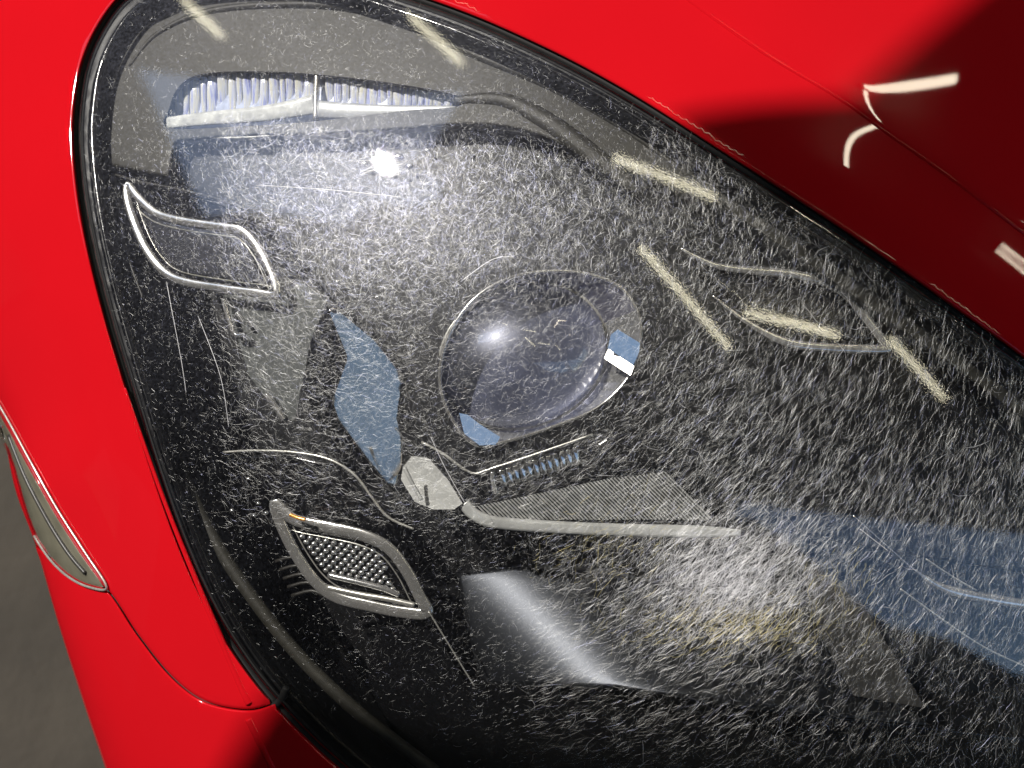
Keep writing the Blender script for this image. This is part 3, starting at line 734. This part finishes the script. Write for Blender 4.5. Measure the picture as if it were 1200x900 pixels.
# ribbed block beneath the projector
blk = facet('ribbed_reflector', [LP(574, 556, zr - 20), LP(676, 523, zr - 20), LP(686, 544, zr - 20.5), LP(582, 578, zr - 20.5)], M['gloss'], car, thick=6)
blk['label'] = 'small chrome reflector of upright ribs under the projector'
rb = shared_mesh('reflector_rib', *half_rib(7.6, 22, 0.9), M['bright'])
for i in range(12):
    u = (i + .5) / 12
    place('reflector_rib', rb, 586 + u * 93, 562 - u * 29, zr - 18.6, blk, rotz=math.radians(9), scale=(1, 1, 1), tilt=(math.radians(8), math.radians(19)))
bar('block_edge', [(494, 518), (520, 532), (552, 554), (576, 549), (640, 528), (695, 509)], lambda a, b: zl(a, b) - 21, M['satin'], car, w=1.6, t=1.6, smooth_n=4)
bar('block_edge', [(552, 554), (562, 568), (572, 582)], lambda a, b: zl(a, b) - 21.5, M['gloss'], car, w=5, t=3)
bar('block_edge', [(577, 553), (578, 566), (582, 578)], lambda a, b: np.full(np.shape(a), zr - 19.0), M['chrome'], car, w=3, t=3)
bar('chrome_clip', [(702, 522), (712, 516)], lambda a, b: zl(a, b) - 22, M['chrome'], car, w=2.5, t=2)
# big triangular fluted reflector: corrugated sheet
tri = np.array([(553, 596), (640, 574), (770, 546), (846, 612), (760, 613), (640, 611), (590, 609)], float)
tri_z = lambda a, b: zr - 22.0 + 0 * np.asarray(a, float)
tp = patch('fluted_reflector', tri, tri_z, M['gloss'], car, spacing=12, skirt=3, smooth=False)
tp['label'] = 'wedge reflector with fine diagonal flutes'
fv = []; ff = []
for xb in np.arange(562, 838, 4.7):
    t_ = (17 + .2103 * (xb - 556)) / 1.2103 - 1.5
    if xb > 560 + 0: pass
    b = len(fv)
    for (ex, ey) in ((xb, 609.0), (xb - t_, 609.0 - t_)):
        for dx, dz in ((-1.45, 0), (-.7, .4), (.7, .4), (1.45, 0)):
            fv.append(LP(ex + dx, ey, zr - 21.9 + dz))
    ff += [(b + k, b + k + 1, b + 5 + k, b + 4 + k) for k in range(3)]
fl = mesh_local('flutes', np.array(fv), ff, M['silver'], tp, smooth=False); tag(fl, 'close diagonal flutes', kind='stuff')
bar('reflector_lip', [(544, 590), (556, 603), (580, 612), (640, 617), (700, 620), (780, 622), (868, 624)], lambda a, b: np.full(np.shape(a), zr - 19.0), M['silver'], tp, w=8.5, t=4, square=.6, wfun=lambda u: .9 if u < .9 else .9 - 5 * (u - .9))

# lower satin reflector with the long soft sun streak
Hs = need_normal(650, 740, -40, Ll)
c0 = LP(655, 745, float(zl(655, 745)) - 32); e_ = np.array([.70, -.71])
def low_z(a, b):
    a = np.asarray(a, float); b = np.asarray(b, float)
    k = 1.06
    X = (a - 600) * S * k - c0[0]; Y = (450 - b) * S * k - c0[1]
    s_ = X * .71 + Y * .70                                     # across the streak
    z = c0[2] - (Hs[0] / Hs[2] * X + Hs[1] / Hs[2] * Y) - s_ ** 2 / (2 * 46.0)
    r = z - zl(a, b)
    return zl(a, b) + np.clip(r, -58, -13)
low_poly = [(535, 672), (600, 664), (700, 668), (800, 690), (960, 770), (1090, 850), (900, 832), (720, 806), (564, 802), (548, 740)]
lowr = patch('lower_reflector', low_poly, low_z, M['sheen'], car, spacing=9, roll=5, skirt=6)
lowr['label'] = 'satin grey lower reflector with a long soft streak'
patch('lower_fascia', [(505, 728), (545, 800), (720, 806), (900, 830), (1250, 870), (1250, 1040), (800, 1040), (600, 1000), (480, 900), (430, 800), (440, 735)], lambda a, b: zl(a, b) - 30, M['gloss'], car, spacing=12, roll=3, skirt=6)
bar('seam_edge', [(502, 716), (524, 752), (546, 788), (556, 804)], lambda a, b: zl(a, b) - 20, M['satin'], car, w=1.0, t=1.0)
n4 = mirror_to(1010, 760, -40, (.3, -.8, .5))
facet('inner_side_panel', tilted([(940, 650), (1000, 690), (1085, 830), (1000, 815), (960, 740)], (1010, 750), np.array([.12, .1, 1]) / 1.01, float(zl(1010, 750)) - 28), M['rim'], car)
for pts in ([(404, 446), (409, 437), (411, 430)], [(340, 603), (350, 607), (358, 609)]):  # small amber pieces added in place of amber glints
    bar('amber_glint', pts, lambda a, b: zl(a, b) - 17, principled('amber', (0.9, 0.4, 0.08), 0.2, metal=.3) if 'amber' not in MATS else MATS['amber'], car, w=2.5, t=2.5)
# radiating fins low on the left wall
for i in range(5):
    u = .45 + i / 8
    bar('cooling_fin', [(306 + 38 * u, 622 + 80 * u), (320 + 48 * u, 618 + 78 * u), (332 + 50 * u, 628 + 74 * u)][::1], lambda a, b: zl(a, b) - 25, M['rim'], car, w=2.4, t=2.5, smooth_n=3)
for (bx, by) in ((291, 561), (303, 590), (312, 601), (272, 598), (298, 604)):
    me = pill; place('glint_stud', me, bx, by, float(zl(bx, by)) - 22, car, scale=(.8, .8, 1))

# ------------------------------------------------------------------ surroundings seen in the reflections, with blockers added for sun and sky
def normal_of(h, px, py):
    e = 1.0
    p = LP(px, py, float(h(np.array(px), np.array(py))))
    a = LP(px + e, py, float(h(np.array(px + e), np.array(py)))) - p; b = LP(px, py - e, float(h(np.array(px), np.array(py - e)))) - p
    n = np.cross(a, b); return p, n / np.linalg.norm(n)
def bounce(px, py, h):
    p, n = normal_of(h, float(px), float(py)); v = np.array([0, 0, D]) - p; v /= np.linalg.norm(v)
    r = 2 * (n @ v) * n - v; return l2w(p), l2w_dir(r)
def hit_z(o, d, z): return o + d * ((z - o[2]) / d[2])
ROOF = 2.35; KR = (ROOF - .75) / 2.2
def along_sun(px, py, h):
    p = l2w(LP(px, py, float(h(np.array(float(px)), np.array(float(py))))))
    return hit_z(p, Lw, ROOF)[:2]
lit = [along_sun(1130, 0, hood_z), along_sun(1000, 113, hood_z), along_sun(785, 138, fend_z), along_sun(960, 290, zl), along_sun(1330, 540, zl), along_sun(1330, 900, zl), along_sun(1000, 900, zl), along_sun(560, 850, zl), along_sun(330, 800, zl), along_sun(262, 905, body_z)]
b0, d0 = bounce(870, 590, zl); b1, d1 = bounce(1195, 626, zl)
r0 = hit_z(b0, d0, ROOF)[:2]; r1 = hit_z(b1, d1, ROOF)[:2]
print('sun', Lw, elev, 'rear edge', r0, r1, 'dirs', d0, d1, 'lit', [tuple(np.round(q, 2)) for q in lit])

ground = mesh_world('ground', [(-80, -80, 0), (80, -80, 0), (80, 80, 0), (-80, 80, 0)], [(0, 1, 2, 3)], M['asphalt'])
tag(ground, 'dark brownish asphalt under the car', kind='structure')

def slab(name, poly2, z0, z1, mat, parent=None, hole=None):
    P = np.asarray(poly2, float)
    if area2(P) < 0: P = P[::-1]
    n = len(P); E = [(i, (i + 1) % n) for i in range(n)]; Pout = P
    if hole is not None:
        Hh = np.asarray(hole, float)
        if area2(Hh) > 0: Hh = Hh[::-1]
        E += [(n + i, n + (i + 1) % len(Hh)) for i in range(len(Hh))]; P = np.vstack([P, Hh])
    r = delaunay_2d_cdt([Vector(q) for q in P], E, [], 0, 1e-6)
    V2 = np.array([tuple(q) for q in r[0]]); T = [t for t in r[2]]; m = len(V2)
    T = [t for t in T if inside(np.array([V2[list(t)].mean(0)]), Pout)[0] and (hole is None or not inside(np.array([V2[list(t)].mean(0)]), Hh)[0])]
    v = [(x, y, z0) for x, y in V2] + [(x, y, z1) for x, y in V2]
    F = [tuple(t)[::-1] for t in T] + [tuple(i + m for i in t) for t in T] + [(a_, b_, m + b_, m + a_) for a_, b_ in E]
    return mesh_world(name, v, F, mat, parent, smooth=False)
EXEC_ENV = True
dirA = lit[0] - lit[1]; dirA /= np.linalg.norm(dirA)
dirZ = lit[-1] - lit[-2]; dirZ /= np.linalg.norm(dirZ)
rd = (r1 - r0) / np.linalg.norm(r1 - r0)
P2 = [hit_z(*bounce(a_, b_, zl), ROOF)[:2] for a_, b_ in ((104, 118), (150, 112), (184, 92), (152, 38), (128, 40))]
print('patch', [tuple(np.round(q, 2)) for q in P2])
far = [hit_z(*bounce(104, 118, zl), ROOF)[:2] * 2.6, hit_z(*bounce(128, 40, zl), ROOF)[:2] * 1.6]
inn = [along_sun(-140, 200, body_z), along_sun(-60, -160, body_z), along_sun(600, -150, body_z)]
def ground_sun(px, py):
    c = l2w(np.array([0, 0, D])); p = l2w(LP(px, py, 0.0)); g_ = hit_z(c, p - c, 0.0); return hit_z(g_, Lw, ROOF)[:2]
gs_ = [ground_sun(*q) for q in ((-60, 450), (-60, 940), (140, 940))]; print('inn gs', gs_)
lo_ = along_sun(60, 1000, body_z)
print('inn', [tuple(np.round(q, 2)) for q in inn], lo_)
hole = [lit[0] + dirA * .25] + lit + [lit[-1] + dirZ * .12, gs_[2] + np.array([.0, -.15]), gs_[1] + np.array([-.15, -.15]), gs_[0] + np.array([-.15, .1]), inn[1] + np.array([-.12, .15]), inn[2] + np.array([0, .15])]  # added roof: hole cut so sun and shade fall on chosen panels
canopy = [np.array([6, 4.5]), np.array([-8.5, 4.5]), np.array([-8.5, .2]), np.array([-8.5, -2.1 * KR]), np.array([.6, -2.1]) * KR, r0, r1 + rd * 4.0]
print('canopy', [tuple(np.round(q, 2)) for q in canopy])
can = link(bpy.data.objects.new('added_carport', None)); can.location = (2.6, 0, 0)
tag(can, 'dark sheet metal carport roof, out of view, its hole cut to shape sun and shade', 'added_carport')
def child_world(o, root):
    o.parent = root; o.matrix_parent_inverse = Matrix.Translation(root.location).inverted(); return o
child_world(slab('roof', canopy, ROOF, ROOF + .05, M['steel'], hole=hole), can)
def box(name, x0, y0, z0, x1, y1, z1, mat, parent=None):
    v = [(x, y, z) for x in (x0, x1) for y in (y0, y1) for z in (z0, z1)]
    F = [(0, 1, 3, 2), (4, 6, 7, 5), (0, 4, 5, 1), (2, 3, 7, 6), (0, 2, 6, 4), (1, 5, 7, 3)]
    return mesh_world(name, v, F, mat, parent, smooth=False)
for (x, y) in ((3.2, 3.5), (3.2, -2.2)): child_world(box('added_post', x - .06, y - .06, 0, x + .06, y + .06, ROOF - .003, M['steel']), can)

# strip lamps under the roof, reflected as pale lines
k_l = 0
def lamp(p_a, p_b, h, label, zz=ROOF - .12, rad=.0125, glow='tube'):
    oa, da = bounce(*p_a, h); ob, db = bounce(*p_b, h)
    a = hit_z(oa, da, zz) if da[2] > .12 else oa + da * 2.5; b = hit_z(ob, db, zz) if db[2] > .12 else ob + db * 2.5
    mid = (a + b) / 2; ax = b - a; Ln = np.linalg.norm(ax); ax /= Ln
    root = link(bpy.data.objects.new('strip_lamp', None)); root.location = mid
    tag(root, label, 'lamp', 'strip lamps hung under the carport roof')
    def cyl(name, u0, u1, r, mat, n=12):
        s = np.cross(ax, [0, 0, 1]); s /= np.linalg.norm(s); t = np.cross(ax, s); v = []
        for u in (u0, u1):
            for k in range(n):
                c = 2 * math.pi * k / n; v.append(ax * u + (s * math.cos(c) + t * math.sin(c)) * r)
        F = [(k, (k + 1) % n, n + (k + 1) % n, n + k) for k in range(n)] + [tuple(range(n))[::-1], tuple(range(n, 2 * n))]
        return mesh_world(name, v, F, mat, root)
    cyl('light_tube', -Ln / 2, Ln / 2, rad, M[glow]); cyl('end_cap', -Ln / 2 - .03, -Ln / 2 - .001, rad * 1.2, M['darkwall']); cyl('end_cap', Ln / 2 + .001, Ln / 2 + .03, rad * 1.2, M['darkwall'])
    print('lamp', np.round(a, 2), np.round(b, 2), round(Ln, 2))
lamp((750, 290), (854, 408), zl, 'strip lamp reflected as the slanting pale line right of the projector')
lamp((1040, 395), (1107, 468), zl, 'strip lamp reflected as the pale line below the right leaf frame')
lamp((872, 366), (982, 394), zl, 'strip lamp reflected as the pale line inside the right leaf frame')
lamp((720, 186), (838, 232), zl, 'strip lamp reflected as the pale line under the bezel at top centre')
lamp((215, 0), (262, 45), zl, 'strip lamp reflected as the short pale line at the upper left of the cover')
lamp((480, 18), (543, 76), zl, 'strip lamp reflected as the short pale line above the signal window')
lamp((1010, 103), (1118, 93), hood_z, 'strip lamp reflected as the long arm of the hooked line on the hood', rad=.016, glow='tube2')
lamp((1166, 294), (1215, 334), fend_z, 'strip lamp reflected at the right end of the fender', rad=.004, glow='tube2')
lamp((1014, 108), (1031, 143), hood_z, 'strip lamp reflected as the short arm of the hooked line on the hood', rad=.010, glow='tube2')

# buildings round the yard
def building(cx, cy, w, d, h, rot, mat, label, rows=2, cols=4, face=-1):
    root = link(bpy.data.objects.new('building', None)); root.location = (cx, cy, 0); root.rotation_euler = (0, 0, rot)
    tag(root, label, 'building')
    bb = box('walls', -w / 2, -d / 2, 0, w / 2, d / 2, h, mat, root)
    box('roof', -w / 2 - .1, -d / 2 - .1, h + .002, w / 2 + .1, d / 2 + .1, h + .18, M['steel'], root)
    for r in range(rows):
        for c in range(cols):
            x = -w / 2 + w * (c + .5) / cols; z = h * (r + .45) / rows
            box('window', x - .5, face * d / 2 + face * .004, z - .5, x + .5, face * (d / 2 + .05), z + .5, M['gloss'], root)
bb0, bd0 = bounce(1060, 755, zl); bb1, bd1 = bounce(1190, 800, zl)
print('skyline dirs', bd0, bd1)
prof = [(-4.2, 0), (-4.2, 2.94), (.62, 2.94), (.80, 2.90), (1.06, 2.58), (1.25, 2.22), (1.45, 1.92), (1.8, 1.78), (2.1, 1.5), (3.2, 1.3), (3.2, 0)]  # wall added to darken reflections, top cut along the mirrored sky edge
prof = [(x * KR, z if z == 0 else .75 + (z - .75) * KR - .004) for x, z in prof]
wv = [(x, -1.98 * KR, z) for x, z in prof] + [(x, -1.98 * KR - .15, z) for x, z in prof]; nw = len(prof)
rw = mesh_world('added_rear_wall', wv, [tuple(range(nw)), tuple(range(nw, 2 * nw))[::-1]] + [(i, (i + 1) % nw, nw + (i + 1) % nw, nw + i) for i in range(nw)], M['darkwall'], smooth=False)
tag(rw, 'dark rear wall added out of view, its top cut to shape the reflected sky', 'wall')
building(-7.0, 3.2, 6.5, 3, 4.2, math.radians(90), M['facade'], 'beige two storey building across the yard, mirrored faintly in the lamp cover', face=-1)
building(-7.0, -4.6, 9, 3, 6.3, math.radians(90), M['darkwall'], 'tall dark building added out of view to keep sky out of the reflections', face=-1)  # added to block the sky mirrored in paint and cover
